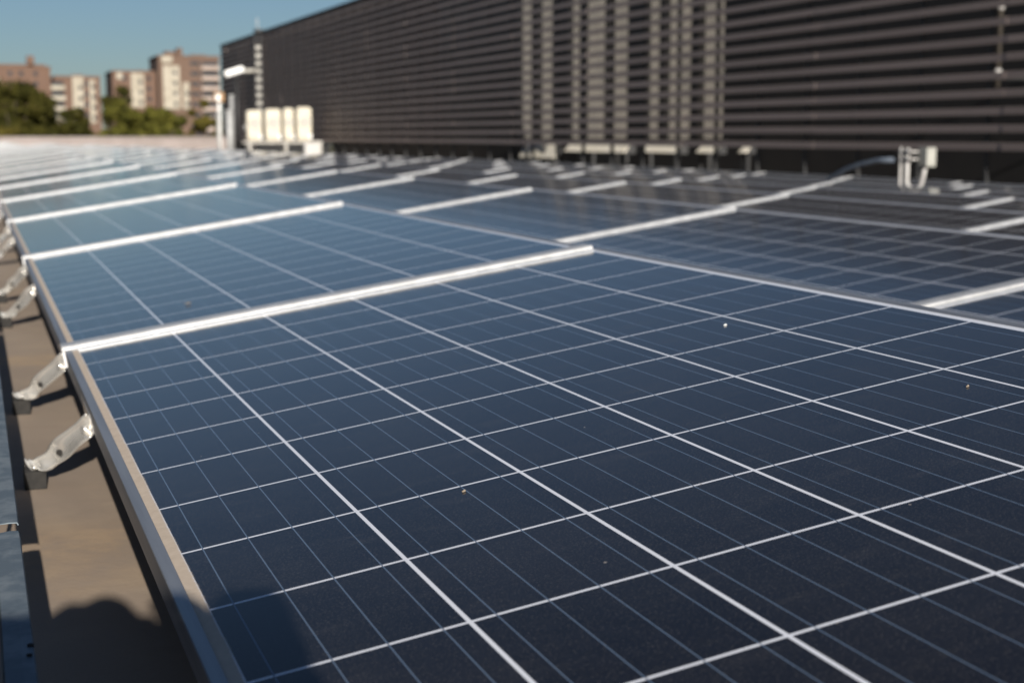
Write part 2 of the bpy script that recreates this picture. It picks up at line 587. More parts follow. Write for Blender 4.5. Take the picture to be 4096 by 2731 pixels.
def make_bracket(loc, label, seed):
    t = empty("mounting_bracket", loc, label, "bracket", "steel brackets along the low panel edge")
    a = obj("arm", bracket_arm(seed), M_steel, t)
    sol = a.modifiers.new("thick", 'SOLIDIFY')
    sol.thickness = 0.0018
    bm = bmesh.new()
    box(bm, (-0.014, -0.034, 0.0), (0.016, 0.018, 0.026), bev=0.002)
    obj("foot", bm, M_rubber, t)
    bm = bmesh.new()
    # tab lying along the frame side with a pointed tip
    prof = [(0.071, -0.115), (0.075, -0.110), (0.0735, 0.045), (0.0725, 0.045)]
    lo = [bm.verts.new((x, y, z)) for (x, y), z in zip(prof, (0.088, 0.088, 0.112, 0.112))]
    hi = [bm.verts.new((x, y, z)) for (x, y), z in zip(prof, (0.118, 0.118, 0.120, 0.120))]
    for k in range(4):
        bm.faces.new((lo[k], lo[(k + 1) % 4], hi[(k + 1) % 4], hi[k]))
    bm.faces.new(lo[::-1])
    bm.faces.new(hi)
    tb = obj("tab", bm, M_steel, t)
    bm = bmesh.new()
    tube(bm, [(0.032, -0.079, 0.060), (0.0325, -0.076, 0.0615)], 0.0042, 12)
    obj("bolt_hole", bm, M_rubber, t)
    bm = bmesh.new()
    tube(bm, [(0.070, -0.108, 0.097), (0.062, -0.112, 0.097)], 0.006, 6)
    obj("bolt", bm, M_steel, t)
    return t


BY = [0.575, 1.165, 2.42, 3.02, 4.35, 4.95, 6.3, 6.9, 8.3, 8.9]
for i, y in enumerate(BY):
    make_bracket((-0.0905, y, roof_z(-0.09)), "shiny dented steel bracket on black foot at the low panel edge, %s from the camera" % ORD[i], i + 1)

# ------------------------------------------------------------------ galvanised flanges at the left
def flange(y0, y1, label, holes=()):
    t = empty("metal_flange", (-0.136, (y0 + y1) / 2, roof_z(-0.136)), label, "metal strip", "galvanised strips beside the walkway")
    yc = (y0 + y1) / 2
    bm = bmesh.new()
    nseg = 60
    xs = [-0.0135, -0.0120, 0.0, 0.0080, 0.0092]
    zs = [0.116, 0.1285, 0.130, 0.1296, 0.1270]
    rows = []
    for i in range(nseg + 1):
        y = y0 + (y1 - y0) * i / nseg - yc
        w = mnoise.noise(Vector((y * 3, y0, 0))) * 0.0007
        rows.append([bm.verts.new((x + (random.uniform(-.0006, .0006) if i in (0, nseg) else 0), y + (random.uniform(-.0015, .0015) if i in (0, nseg) else 0), z + w)) for x, z in zip(xs, zs)])
    for a, b in zip(rows, rows[1:]):
        for k in range(len(a) - 1):
            bm.faces.new((a[k], a[k + 1], b[k + 1], b[k]))
    s = obj("sheet", bm, M_galv, t)
    bm = bmesh.new()
    q = [bm.verts.new(p) for p in ((-0.034, y0 - yc, 0.012), (-0.31, y0 - yc, 0.33), (-0.31, y1 - yc, 0.33), (-0.034, y1 - yc, 0.012))]
    bm.faces.new(q)
    dp = obj("sky_block_plate", bm, M_plate, t)  # added plate, keeps part of the sky light off the aisle
    dp.modifiers.new("thick", 'SOLIDIFY').thickness = 0.0015
    sol = s.modifiers.new("thick", 'SOLIDIFY')
    sol.thickness = 0.0012
    for yy in (y0 + 0.25, y1 - 0.35):
        bm = bmesh.new()
        box(bm, (-0.33, yy - yc - 0.02, 0.001), (-0.315, yy - yc + 0.02, 0.328))
        obj("prop", bm, M_galv, t)
        bm = bmesh.new()
        box(bm, (-0.0125, yy - yc - 0.02, 0.001), (-0.0100, yy - yc + 0.02, 0.127))
        box(bm, (-0.03, yy - yc - 0.02, 0.001), (-0.0126, yy - yc + 0.02, 0.004))
        obj("leg", bm, M_galv, t)
    for hx, hy, r in holes:
        bm = bmesh.new()
        tube(bm, [(hx + 0.136, hy - yc, 0.1285), (hx + 0.136, hy - yc, 0.1312)], r, 14)
        obj("hole_disc", bm, M_rubber, t)  # flat black disc stands in for the dark inside of a hole
    return t


flange(-1.80, -0.172, "blue-grey galvanised strip with two dark holes, nearest the camera at the left", ((-0.1295, -0.500, 0.0024), (-0.1310, -0.521, 0.0020)))
flange(-0.140, 1.86, "long blue-grey galvanised strip beyond the first gap at the left")
flange(1.90, 3.9, "third galvanised strip along the left, beyond the two nearer ones")

# ------------------------------------------------------------------ louvred screen
def sx(y): return 10.25 - 0.0115 * (y - 12)


Y0S, Y1S, ZB, ZT = 4.0, 59.5, 0.20, 4.06
scr = empty("louvred_screen", (sx(30), 30, roof_z(10)), "long dark bronze louvred screen wall along the right of the roof", "screen wall")
oz = roof_z(10)


def L(x, y, z): return (x - sx(30), y - 30, z - oz)


bm = bmesh.new()
nsl, sp, sh = 20, 0.1905, 0.077
rs = random.Random(5)
seg = 3.66
for i in range(nsl):
    ya = Y0S
    while ya < Y1S - 0.01:
        yb = min(ya + seg, Y1S)
        z = ZB + i * sp
        prof = [(0.0, 0.0), (0.004, sh), (0.030, sh + 0.004), (0.034, sh), (0.008, 0.002), (0.012, -0.001)]
        dx0, dz0, dx1, dz1 = [rs.uniform(-0.004, 0.004) for _ in range(4)]
        a = [bm.verts.new(L(sx(ya) + x + dx0, ya + 0.004, z + zz + dz0)) for x, zz in prof]
        b = [bm.verts.new(L(sx(yb) + x + dx1, yb - 0.004, z + zz + dz1)) for x, zz in prof]
        for k in range(len(prof)):
            bm.faces.new((a[k], a[(k + 1) % len(prof)], b[(k + 1) % len(prof)], b[k]))
        bm.faces.new(a)
        bm.faces.new(b[::-1])
        ya = yb
obj("slats", bm, M_slat, scr)
bm = bmesh.new()
for ya, yb in ((Y0S, Y1S),):
    a = [bm.verts.new(L(sx(ya) + x, ya, z)) for x, z in ((-0.03, ZT - 0.06), (-0.03, ZT), (0.16, ZT), (0.16, ZT - 0.06))]
    b = [bm.verts.new(L(sx(yb) + x, yb, z)) for x, z in ((-0.03, ZT - 0.06), (-0.03, ZT), (0.16, ZT), (0.16, ZT - 0.06))]
    for k in range(4):
        bm.faces.new((a[k], a[(k + 1) % 4], b[(k + 1) % 4], b[k]))
    bm.faces.new(a)
    bm.faces.new(b[::-1])
obj("top_cap", bm, M_dark, scr)
y = Y0S + 0.3
while y < Y1S:
    bm = bmesh.new()
    x = sx(y)
    lo, hi = L(x + 0.045, y - 0.02, roof_z(10.3)), L(x + 0.10, y + 0.02, ZT - 0.07)
    box(bm, lo, hi)
    obj("post", bm, M_dark, scr)
    y += 1.22
bm = bmesh.new()
a0, a1 = sx(31.5), sx(Y1S)
v8 = [L(a0 + 0.25, 31.5, ZB - 0.05), L(a1 + 0.25, Y1S, ZB - 0.05), L(a1 + 0.25, Y1S, ZT), L(a0 + 0.25, 31.5, ZT)]
f = [bm.verts.new(p) for p in v8]
g = [bm.verts.new((p[0] + 0.05, p[1], p[2])) for p in v8]
bm.faces.new(f)
bm.faces.new(g)
for k in range(4):
    bm.faces.new((f[k], f[(k + 1) % 4], g[(k + 1) % 4], g[k]))
obj("backing_panel", bm, M_back, scr)
# far return of the screen
ret = empty("louvred_screen", (sx(Y1S) + 2.3, Y1S + 0.1, oz), "short end of the louvred screen closing off the far corner", "screen wall")
bm = bmesh.new()
for i in range(nsl):
    z = ZB + i * sp - oz
    box(bm, (-2.25, -0.03, z), (2.3, 0.0, z + sh))
obj("slats", bm, M_slat, ret)
bm = bmesh.new()
box(bm, (-2.25, 0.01, 0.0), (2.3, 0.1, ZT - oz))
obj("lining", bm, M_void, ret)
# the dark plant-room wall behind the screen
pr = empty("plant_room", (14.3, 30, oz), "black plant room wall seen through the gaps of the screen", "plant room")
bm = bmesh.new()
box(bm, (0.0, -28, -0.3), (3.0, 29.3, 5.5 - oz))
obj("wall", bm, M_void, pr)
bm = bmesh.new()
box(bm, (0.001, -28.0, 5.501 - oz), (3.1, 29.4, 5.57 - oz))
obj("roof", bm, M_dark, pr)

# ducts and cabinets behind the screen
duct_spec = [(11.15, 28.17, 0.279, -0.12), (11.41, 27.67, 0.226, -0.12), (11.55, 26.32, 0.146, 0.04), (11.68, 25.83, 0.363, 0.04), (12.03, 25.37, 0.313, 0.04), (12.27, 24.16, 0.187, 0.05), (12.44, 23.66, 0.442, 0.05), (12.85, 23.02, 0.392, 0.05)]
DL = ["leftmost pale duct behind the screen, above the left cream cabinet", "second pale duct from the left behind the screen", "slimmest pale riser behind the screen, above the long cream cabinet",
      "broad pale duct right of the slimmest riser", "pale duct above the right end of the long cream cabinet", "slim pale duct left of the two widest ones",
      "wide pale duct, second from the right behind the screen", "wide pale duct at the right end of the group, beside the black gap"]
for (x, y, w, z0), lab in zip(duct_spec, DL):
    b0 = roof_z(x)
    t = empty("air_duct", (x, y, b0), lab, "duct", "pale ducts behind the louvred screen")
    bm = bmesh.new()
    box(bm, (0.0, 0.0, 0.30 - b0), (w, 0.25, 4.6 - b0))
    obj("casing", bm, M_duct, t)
    for zz in (1.15, 2.1, 3.05):
        bm = bmesh.new()
        box(bm, (-0.015, -0.015, zz), (w + 0.015, 0.265, zz + 0.05))
        obj("flange", bm, M_duct, t)
    bm = bmesh.new()
    box(bm, (w / 2 - 0.03, 0.1, 0.0), (w / 2 + 0.03, 0.16, 0.299 - b0))
    obj("leg", bm, M_dark, t)


def cabinet(y0, y1, z0, label):
    x = 11.45
    b0 = roof_z(x)
    t = empty("equipment_hood", (x, (y0 + y1) / 2, b0), label, "hood", "cream sloped hoods under the screen edge")
    h = (y1 - y0) / 2
    bm = bmesh.new()
    prism(bm, [(0, z0 - b0), (0.22, z0 - b0), (0.22, 0.27 - b0), (0.20, 0.27 - b0)], -h, h)  # front slope shaped to catch the sun and read bright
    obj("casing", bm, M_hood, t)
    bm = bmesh.new()
    prism(bm, [(0.004, z0 - b0 - 0.02), (0.23, z0 - b0 - 0.02), (0.23, 0.28 - b0), (0.19, 0.28 - b0)], -h - 0.02, -h - 0.002)
    obj("end_mask", bm, M_dark, t)  # dark piece added to cover the bright sunlit end
    for py in (-h + 0.03, h - 0.08):
        bm = bmesh.new()
        box(bm, (0.05, py, 0), (0.10, py + 0.05, z0 - b0 - 0.001))
        obj("leg", bm, M_dark, t)


cabinet(27.12, 29.2, -0.115, "deep cream sloped hood below the screen edge, leftmost of the row")
cabinet(23.55, 26.55, 0.042, "longest cream sloped hood below the screen edge")
cabinet(21.4, 22.83, 0.06, "cream sloped hood below the screen, right of the longest one")
cabinet(20.0, 20.66, 0.075, "short cream sloped hood below the screen, second from the right")
cabinet(18.95, 19.2, 0.09, "tiny cream sloped hood below the screen, rightmost of the row")

# thin pale pole behind the slats at the right
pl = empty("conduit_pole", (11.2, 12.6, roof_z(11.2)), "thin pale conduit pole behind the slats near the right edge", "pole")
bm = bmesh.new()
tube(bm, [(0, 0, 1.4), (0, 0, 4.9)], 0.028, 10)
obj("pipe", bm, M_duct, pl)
for z in (1.55, 2.3, 3.05, 3.8):
    bm = bmesh.new()
    tube(bm, [(0, 0, z), (0, 0, z + 0.07)], 0.04, 10)
    obj("coupling", bm, M_pvc, pl)
for z in (1.5, 2.7):
    bm = bmesh.new()
    box(bm, (0.035, -0.02, z), (3.1, 0.02, z + 0.04))
    obj("arm", bm, M_void, pl)

# ladder fixed to the screen
ld = empty("roof_ladder", (sx(51.5) - 0.13, 51.0, oz), "narrow pale ladder fixed upright on the dark screen", "ladder")
for xx in (-0.10, 0.10):
    bm = bmesh.new()
    box(bm, (xx - 0.018, -0.03, 1.2), (xx + 0.018, 0.03, ZT - oz - 0.1))
    obj("stile", bm, M_dark, ld)
for i in range(10):
    z = 1.35 + i * 0.28
    bm = bmesh.new()
    box(bm, (-0.082, -0.03, z), (0.082, 0.03, z + 0.13))
    obj("rung", bm, M_strut, ld)
ms = empty("thin_mast", (sx(51.5) - 0.02, 51.6, ZT), "thin pale mast on top of the screen above the ladder", "mast")
bm = bmesh.new()
box(bm, (-0.1, -0.25, 0.0), (0.2, 0.25, 0.10))
obj("base", bm, M_dark, ms)
bm = bmesh.new()
tube(bm, [(0, 0, 0.10), (0, 0, 0.50)], 0.018, 8)
obj("pole", bm, M_pvc, ms)

# ------------------------------------------------------------------ condensers in front of the screen
def condenser(x, y, w, h, z0, label):
    t = empty("condenser_unit", (x, y, z0), label, "condenser", "cream condenser units on a steel stand")
    bm = bmesh.new()
    box(bm, (-w / 2, 0, 0), (w / 2, 0.36, h), bev=0.10)
    obj("casing", bm, M_cream, t)
    bm = bmesh.new()
    tube(bm, [(0, -0.012, h * 0.56), (0, 0.0, h * 0.56)], w * 0.36, 24)
    g = obj("fan_grille", bm, M_strut, t)
    bm = bmesh.new()
    box(bm, (w * 0.28, -0.012, 0.06), (w * 0.44, -0.001, h * 0.2))
    obj("service_cover", bm, M_white, t)


for dx, w, h, lab in ((-0.78, 0.50, 0.92, "cream condenser unit at the left end of the rooftop stand"), (-0.22, 0.52, 0.96, "cream condenser unit second from the left on the stand"),
                      (0.26, 0.36, 0.99, "narrow cream condenser unit between its wider neighbours"), (0.72, 0.50, 1.02, "tallest cream condenser unit at the right end of the stand")):
    condenser(8.62 + dx, 42.0 + 0.09 * (dx * 3 % 1) - 0.05, w - 0.03, h, 0.20, lab)
st = empty("steel_stand", (8.62, 42.15, roof_z(8.6)), "low steel stand under the cream condensers", "stand")
zt = 0.2 - roof_z(8.6)
for by in (-0.22, 0.14):
    bm = bmesh.new()
    box(bm, (-1.1, by, zt - 0.07), (1.25, by + 0.08, zt - 0.002))
    obj("beam", bm, M_strut, st)
for lx in (-1.0, 0.1, 1.15):
    bm = bmesh.new()
    box(bm, (lx, -0.21, 0), (lx + 0.08, 0.21, zt - 0.072))
    obj("leg", bm, M_strut, st)
ib = empty("isolator_box", (8.23, 36.0, roof_z(8.2)), "small square white box on a post in front of the condensers", "box")
bm = bmesh.new()
box(bm, (-0.20, 0, 0.24), (0.20, 0.2, 0.55), bev=0.02)
obj("casing", bm, M_pvc, ib)
bm = bmesh.new()
box(bm, (-0.04, 0.06, 0), (0.04, 0.14, 0.24))
obj("post", bm, M_strut, ib)

# floodlight on a post
fl = empty("roof_floodlight", (8.35, 48.0, roof_z(8.35)), "bright white floodlight head on a dark post by the screen end", "floodlight")
zr = roof_z(8.35)
bm = bmesh.new()
tube(bm, [(0, 0, 0), (0, 0, 2.35 - zr)], 0.07, 10)
obj("post", bm, M_dark, fl)
bm = bmesh.new()
rot = Matrix.Translation((-0.05, 0, 2.5 - zr)) @ Matrix.Rotation(R(-18), 4, 'Y')
box(bm, (-0.36, -0.13, -0.11), (0.32, 0.15, 0.11), bev=0.08, M=rot)
obj("lamp_head", bm, M_white, fl)
bm = bmesh.new()
tube(bm, [(0.25, 0.05, 2.52 - zr), (0.75, 0.10, 2.55 - zr)], 0.07, 8)
obj("arm", bm, M_strut, fl)

# white vent pipes and valve stand
M_pipe = simple("weathered_pipe", (0.28, 0.28, 0.28), (0.36, 0.36, 0.35), 4, 0.5)


def vent(x, y, z1, r, label):
    b0 = roof_z(x)
    t = empty("vent_pipe", (x, y, b0), label, "pipe", "white vent pipes by the screen end")
    bm = bmesh.new()
    tube(bm, [(0, 0, 0), (0, 0, z1 - b0 - 0.1)], r, 12)
    obj("pipe", bm, M_pipe, t)
    bm = bmesh.new()
    tube(bm, [(0, 0, z1 - b0 - 0.1), (0, 0, z1 - b0 - 0.02), (0, 0, z1 - b0)], [r * 1.25, r * 1.25, r * 0.6], 12)
    obj("cap", bm, M_pipe, t)


vent(8.10, 47.6, 1.72, 0.065, "tallest white vent pipe below the floodlight")
vent(7.55, 47.0, 1.15, 0.045, "slim white vent pipe left of the tallest one")
vent(7.85, 46.6, 1.2, 0.11, "stout white vent pipe between the two slim ones")
bm = bmesh.new()
t = empty("standpipe", (8.1, 44.0, roof_z(8.1)), "low bent white pipe beside the condensers", "pipe")
tube(bm, [(-0.22, 0, 0.98), (-0.1, 0, 1.0), (-0.03, 0, 0.95), (0, 0, 0.8), (0.02, 0, 0.0)], 0.09, 12)
obj("pipe", bm, M_white, t)
bm = bmesh.new()
tube(bm, [(0.02, 0, 0.01), (0.02, 0, 0.08)], 0.14, 12)
obj("flange", bm, M_white, t)
t = empty("valve_stand", (7.72, 47.8, roof_z(7.7)), "small orange topped valve stand at the screen corner", "valve")
bm = bmesh.new()
tube(bm, [(0, 0, 0), (0, 0, 1.85)], 0.05, 10)
obj("post", bm, M_white, t)
bm = bmesh.new()
box(bm, (-0.17, -0.1, 1.85), (0.17, 0.12, 2.18), bev=0.05)
obj("valve_body", bm, M_brass, t)
bm = bmesh.new()
box(bm, (-0.12, -0.13, 1.9), (0.02, -0.101, 2.1), bev=0.01)
obj("cover", bm, M_white, t)

# ------------------------------------------------------------------ conduit and box between the rows at the right
t = empty("conduit_post", (7.12, 8.50, roof_z(7.1)), "pale conduit bent in a U up into a small grey box", "conduit")
zr = roof_z(7.12)
bm = bmesh.new()
tube(bm, [(-0.022, 0.16, 0), (-0.022, 0.16, 0.265 - zr)], 0.013, 4)
obj("strut", bm, M_pvc, t)
bm = bmesh.new()
pts = [(0.0, 0.10, 0.255 - zr), (0.0, 0.10, 0.0 - zr)] + [(0.035 - 0.035 * math.cos(a), 0.10 - 0.11 * math.sin(a / 2) ** 2, -0.02 - zr - 0.055 * math.sin(a)) for a in [math.pi * i / 10 for i in range(11)]] + [(0.078, -0.02, 0.04 - zr), (0.082, -0.03, 0.11 - zr)]
tube(bm, pts, 0.018, 12)
obj("pipe", bm, M_pvc, t)
bm = bmesh.new()
box(bm, (0.045, -0.10, 0.105 - zr), (0.135, 0.02, 0.262 - zr), bev=0.008)
obj("junction_box", bm, M_grey, t)
bm = bmesh.new()
box(bm, (-0.03, 0.02, 0.16 - zr), (0.046, 0.18, 0.175 - zr))
box(bm, (-0.03, 0.02, 0.22 - zr), (0.046, 0.18, 0.235 - zr))
obj("clamps", bm, M_pvc, t)
bm = bmesh.new()
P = [(7.02, 8.66, 0.16), (6.98, 8.8, 0.155), (6.95, 9.0, 0.12), (6.93, 9.2, 0.07), (6.92, 9.4, 0.0), (6.92, 9.55, -0.08), (6.95, 9.7, -0.2)]
tube(bm, P, 0.021, 12)
tag(obj("flexible_hose", bm, M_bluehose), "dull blue-grey hose arching to the conduit box at the right", "hose")

# ------------------------------------------------------------------ debris on the glass
def debris(u, v, sxx, syy, mat, name, label, cat):
    th = R(TILT)
    bm = bmesh.new()
    r = bmesh.ops.create_icosphere(bm, subdivisions=2, radius=1.0)
    for vv in r['verts']:
        vv.co = Vector((vv.co.x * sxx, vv.co.y * syy, vv.co.z * 0.0012 + mnoise.noise(vv.co * 2) * 0.0006))
    o = obj(name, bm, mat)
    o.location = (u * PU * math.cos(th), v, u * PU * math.sin(th) - 0.0006)
    o.rotation_euler = (0, -th, 0.4)
    return tag(o, label, cat)


# ------------------------------------------------------------------ far buildings
def tower(x0, x1, y, ztop, label, brick, strips, balconies, boxes, depth=22, wins=()):
    xc = (x0 + x1) / 2
    t = empty("apartment_tower", (xc, y, -12), label, "apartment block", "brick apartment blocks on the skyline")
    zt = ztop + 12
    hw = (x1 - x0) / 2
    bm = bmesh.new()
    box(bm, (-hw, 0, 0), (hw, depth, zt))
    obj("wall", bm, brick, t)
    bm = bmesh.new()
    box(bm, (-hw - 0.2, -0.2, zt), (hw + 0.2, 0.4, zt + 0.5))
    box(bm, (-hw - 0.2, 0.4, zt), (-hw + 0.4, depth, zt + 0.5))
    box(bm, (hw - 0.4, 0.4, zt), (hw + 0.2, depth, zt + 0.5))
    obj("parapet", bm, brick, t)
    for a, b, z0, z1 in strips:
        bm = bmesh.new()
        box(bm, (a - xc, -0.5, z0 + 12), (b - xc, -0.003, z1 + 12))
        s = obj("facade_panel", bm, M_panel, t)
        zz = z0 + 12 + 0.9
        while zz + 1.2 < z1 + 12:
            bm = bmesh.new()
            cx_ = (a + b) / 2 - xc + (b - a) * 0.22
            box(bm, (cx_ - 0.45, -0.53, zz), (cx_ + 0.45, -0.501, zz + 1.1))
            obj("window", bm, M_win, s)
            zz += 2.9
    for a, b, z0, z1, mat in balconies:
        zz = z0 + 12
        while zz < z1 + 12:
            bm = bmesh.new()
            box(bm, (a - xc, -1.3, zz), (b - xc, -0.003, zz + 0.18))
            box(bm, (a - xc, -1.3, zz + 0.181), (b - xc, -1.2, zz + 1.25))
            obj("balcony", bm, mat, t)
            bm = bmesh.new()
            box(bm, (a - xc + 0.3, -0.06, zz + 0.2), (b - xc - 0.3, -0.004, zz + 2.4))
            obj("balcony_opening", bm, M_win, t)
            zz += 2.9
    for wx in wins:
        zz = zt - 2.3
        while zz > 6:
            bm = bmesh.new()
            box(bm, (wx - xc - 0.55, -0.05, zz), (wx - xc + 0.55, -0.003, zz + 1.25))
            obj("window", bm, M_win, t)
            zz -= 2.9
    for a, b, h in boxes:
        bm = bmesh.new()
        box(bm, (a - xc, 4, zt + 0.001), (b - xc, 9, zt + h))
        obj("roof_hut", bm, brick, t)


tower(1.5, 22.6, 445, 19.8, "brick apartment block at the left edge behind the dark tree", M_brick1, [(4.6, 8.4, -4, 16.8)], [], [(6.5, 21.5, 1.2), (16.4, 18.4, 3.6)], wins=(11.5, 14.5, 18.5))
tower(22.8, 35.2, 430, 16.6, "narrow brick block with one pale vertical stripe, left of the gap", M_brick1, [(27.6, 30.6, -8, 16.9), (32.2, 33.8, 4, 16)], [(21.8, 25.6, 1.5, 15, M_panel)], [(28, 31, 1.0)], wins=(31.4,))
tower(38.8, 51.4, 432, 18.4, "middle brick block with short pale window bay", M_brick1, [(44.0, 47.6, 8.5, 18.2), (40.0, 41.6, 16.5, 18.3)], [], [(46, 49, 0.8)], wins=(42.2, 49.0))
tower(51.0, 68.2, 425, 22.6, "tallest brick block with bright pale panel and balconies", M_brick2, [(52.2, 56.8, 8.0, 20.2), (57.6, 59.4, 8.0, 15.5), (51.9, 54.9, 20.9, 22.8)], [(63.0, 68.0, -10, 21, M_balc)], [(53.5, 56.5, 1.8), (57, 58.4, 2.8), (61, 65, 1.0)], wins=(60.6, 62.0))

# ------------------------------------------------------------------ trees
def tree(x, y, ztop, rw, hcrown, mat, label, seed, ncl=46, leaf=0.75, per=150):
    rnd = random.Random(seed)
    t = empty("broadleaf_tree", (x, y, -12), label, "tree", "trees beyond the parapet")
    zt = ztop + 12
    bm = bmesh.new()
    tube(bm, [(0, 0, 0), (0.1, 0, (zt - hcrown) * 0.6), (0.2, 0.1, zt - hcrown * 0.6), (0.1, 0.2, zt - hcrown * 0.25)], [0.5, 0.38, 0.28, 0.1], 9)
    for i in range(7):
        a = rnd.uniform(0, 6.28)
        z0 = zt - hcrown * rnd.uniform(0.55, 0.95)
        rr = rw * rnd.uniform(0.45, 0.8)
        tube(bm, [(0.12, 0.05, z0), (rr * .5 * math.cos(a), rr * .5 * math.sin(a), z0 + hcrown * .22), (rr * math.cos(a), rr * math.sin(a), z0 + hcrown * .36)], [0.2, 0.12, 0.04], 6)
    obj("trunk", bm, M_bark, t)
    bm = bmesh.new()
    for c in range(ncl):
        while True:
            p = Vector((rnd.uniform(-1, 1), rnd.uniform(-1, 1), rnd.uniform(-1, 1)))
            if 0.25 < p.length < 1: break
        cc = Vector((p.x * rw * 0.86, p.y * rw * 0.86, zt - hcrown / 2 + p.z * hcrown * 0.44))
        cr = rw * rnd.uniform(0.16, 0.34)
        for i in range(per):
            d = Vector((rnd.gauss(0, 1), rnd.gauss(0, 1), rnd.gauss(0, 1))).normalized()
            q = cc + Vector((d.x, d.y, d.z * 0.8)) * cr * rnd.uniform(0.55, 1.08)
            s = leaf * rnd.uniform(0.6, 1.2)
            n = (d + Vector((rnd.uniform(-.8, .8), rnd.uniform(-.8, .8), rnd.uniform(-.8, .8)))).normalized()
            a = n.orthogonal().normalized()
            b = n.cross(a)
            bm.faces.new([bm.verts.new(q + a * s * .5), bm.verts.new(q + b * s * .38), bm.verts.new(q - a * s * .5), bm.verts.new(q - b * s * .38)])
    me_o = obj("crown", bm, mat, t)


tree(5.2, 200, 8.0, 6.6, 17, M_leafdark, "large dark tree at the left edge of the view", 1, 60)
tree(11.2, 206, 6.2, 4.3, 14, M_leafdark, "dark lower tree leaning on the large left tree", 2, 34)
tree(1.0, 190, 3.5, 3.0, 11, M_leafolive, "small olive tree in front of the large dark one", 3, 30)
tree(14.2, 212, 3.7, 2.6, 11, M_leafdark, "low dark tree in the gap between the brick blocks", 4, 30)
tree(19.6, 200, 6.2, 4.6, 14, M_leafgreen, "bright green round tree before the middle block", 5, 46)
tree(24.2, 196, 4.8, 3.9, 12, M_leafgreen, "green tree right beside the bright round one", 6, 40)
tree(30.6, 204, 7.0, 3.0, 15, M_leafolive, "olive tree squeezed against the screen corner", 7, 34)
tree(27.2, 210, 2.4, 3.0, 10, M_leafolive, "low yellowing tree before the tallest block", 8, 26)
tree(30.8, 330, 12.2, 4.0, 15, M_leafdark, "tall dark tree far behind between two brick blocks", 9, 36, 0.8)
tree(8.0, 185, 2.2, 3.2, 9, M_leafdark, "low dark tree below the large left tree", 11, 30)
tree(12.6, 188, 1.2, 2.4, 8, M_leafolive, "low olive tree before the pale striped brick block", 12, 26)
tree(17.0, 186, 2.6, 3.0, 9, M_leafgreen, "low green tree left of the bright round one", 13, 28)
tree(21.5, 184, 2.6, 3.4, 9, M_leafgreen, "low green tree under the bright round one", 14, 30)
tree(3.6, 182, 1.8, 3.0, 9, M_leafolive, "low olive tree at the left edge by the parapet", 15, 28)
bm = bmesh.new()
rnd = random.Random(31)
for i in range(5200):
    x, yy = rnd.uniform(-60, 90), rnd.uniform(225, 300)
    q = Vector((x, yy, -12 + rnd.uniform(0, 1) ** 0.6 * (9.5 + 3.0 * mnoise.noise(Vector((x * 0.09, yy * 0.03, 0))))))
    n = Vector((rnd.uniform(-1, 1), rnd.uniform(-1.5, .3), rnd.uniform(-.2, 1))).normalized()
    a = n.orthogonal().normalized()
    b = n.cross(a)
    s = rnd.uniform(0.8, 2.0)
    bm.faces.new([bm.verts.new(q + a * s), bm.verts.new(q + b * s * .7), bm.verts.new(q - a * s), bm.verts.new(q - b * s * .7)])
tag(obj("woods", bm, M_leafdark), "far low wood below the brick blocks", "wood", kind="stuff")

debris(4.817, 0.098, 0.0032, 0.0012, M_white, "bird_dropping", "tiny white dropping on the nearest solar panel", "dropping")
debris(1.606, -0.339, 0.0024, 0.0010, M_brown, "dry_leaf", "tiny tan fleck of leaf on the nearest solar panel", "leaf")
debris(1.459, 1.291, 0.008, 0.003, M_brown, "leaf_scrap", "brown leaf scrap on the second panel of the front row", "leaf")
debris(4.808, -0.397, 0.0028, 0.0010, M_brown, "dry_twig", "tiny pale twig on the right side of the nearest panel", "twig")

# ------------------------------------------------------------------ the photographer, just outside the frame, whose shadow falls on the roof
M_skin = simple("skin", (0.42, 0.25, 0.18), (0.48, 0.30, 0.22), 30, 0.5)
M_jacket = simple("dark_jacket", (0.02, 0.024, 0.035), (0.03, 0.034, 0.045), 25, 0.85)
M_jeans = simple("blue_jeans", (0.04, 0.055, 0.09), (0.06, 0.08, 0.12), 60, 0.9)
M_hair = simple("brown_hair", (0.03, 0.02, 0.012), (0.05, 0.033, 0.02), 120, 0.6, stretch=(1, 1, 0.1))
M_body = simple("camera_black", (0.012, 0.012, 0.012), (0.02, 0.02, 0.02), 200, 0.6)


def skin(name, chains, mat, parent, sub=2):
    """chains of (point, radius); a chain may start from an existing node index"""
    me = bpy.data.meshes.new(name)
    vs, es, rad = [], [], []
    for start, pts in chains:
        prev = start
        for p, r in pts:
            vs.append(p)
            rad.append(r)
            if prev is not None: es.append((prev, len(vs) - 1))
            prev = len(vs) - 1
    me.from_pydata(vs, es, [])
    me.materials.append(mat)
    o = bpy.data.objects.new(name, me)
    C.objects.link(o)
    o.parent = parent
    bm = bmesh.new()
    bm.from_mesh(me)
    ly = bm.verts.layers.skin.verify()
    bm.verts.ensure_lookup_table()
    for v, r in zip(bm.verts, rad):
        v[ly].radius = (r, r) if not isinstance(r, tuple) else r
    bm.verts[0][ly].use_root = True
    bm.to_mesh(me)
    bm.free()
    o.modifiers.new("skin", 'SKIN').use_smooth_shade = True
    sb = o.modifiers.new("sub", 'SUBSURF')
    sb.levels = sb.render_levels = sub
    return o


ph = empty("person", (-0.86, -2.25, roof_z(-0.86)), "photographer in dark jacket and jeans squatting low, whose shadow falls across the roof", "person")
b0 = Vector((-0.86, -2.25, roof_z(-0.86)))


def W3(x, y, z): return tuple(Vector((x, y, z)) - b0)


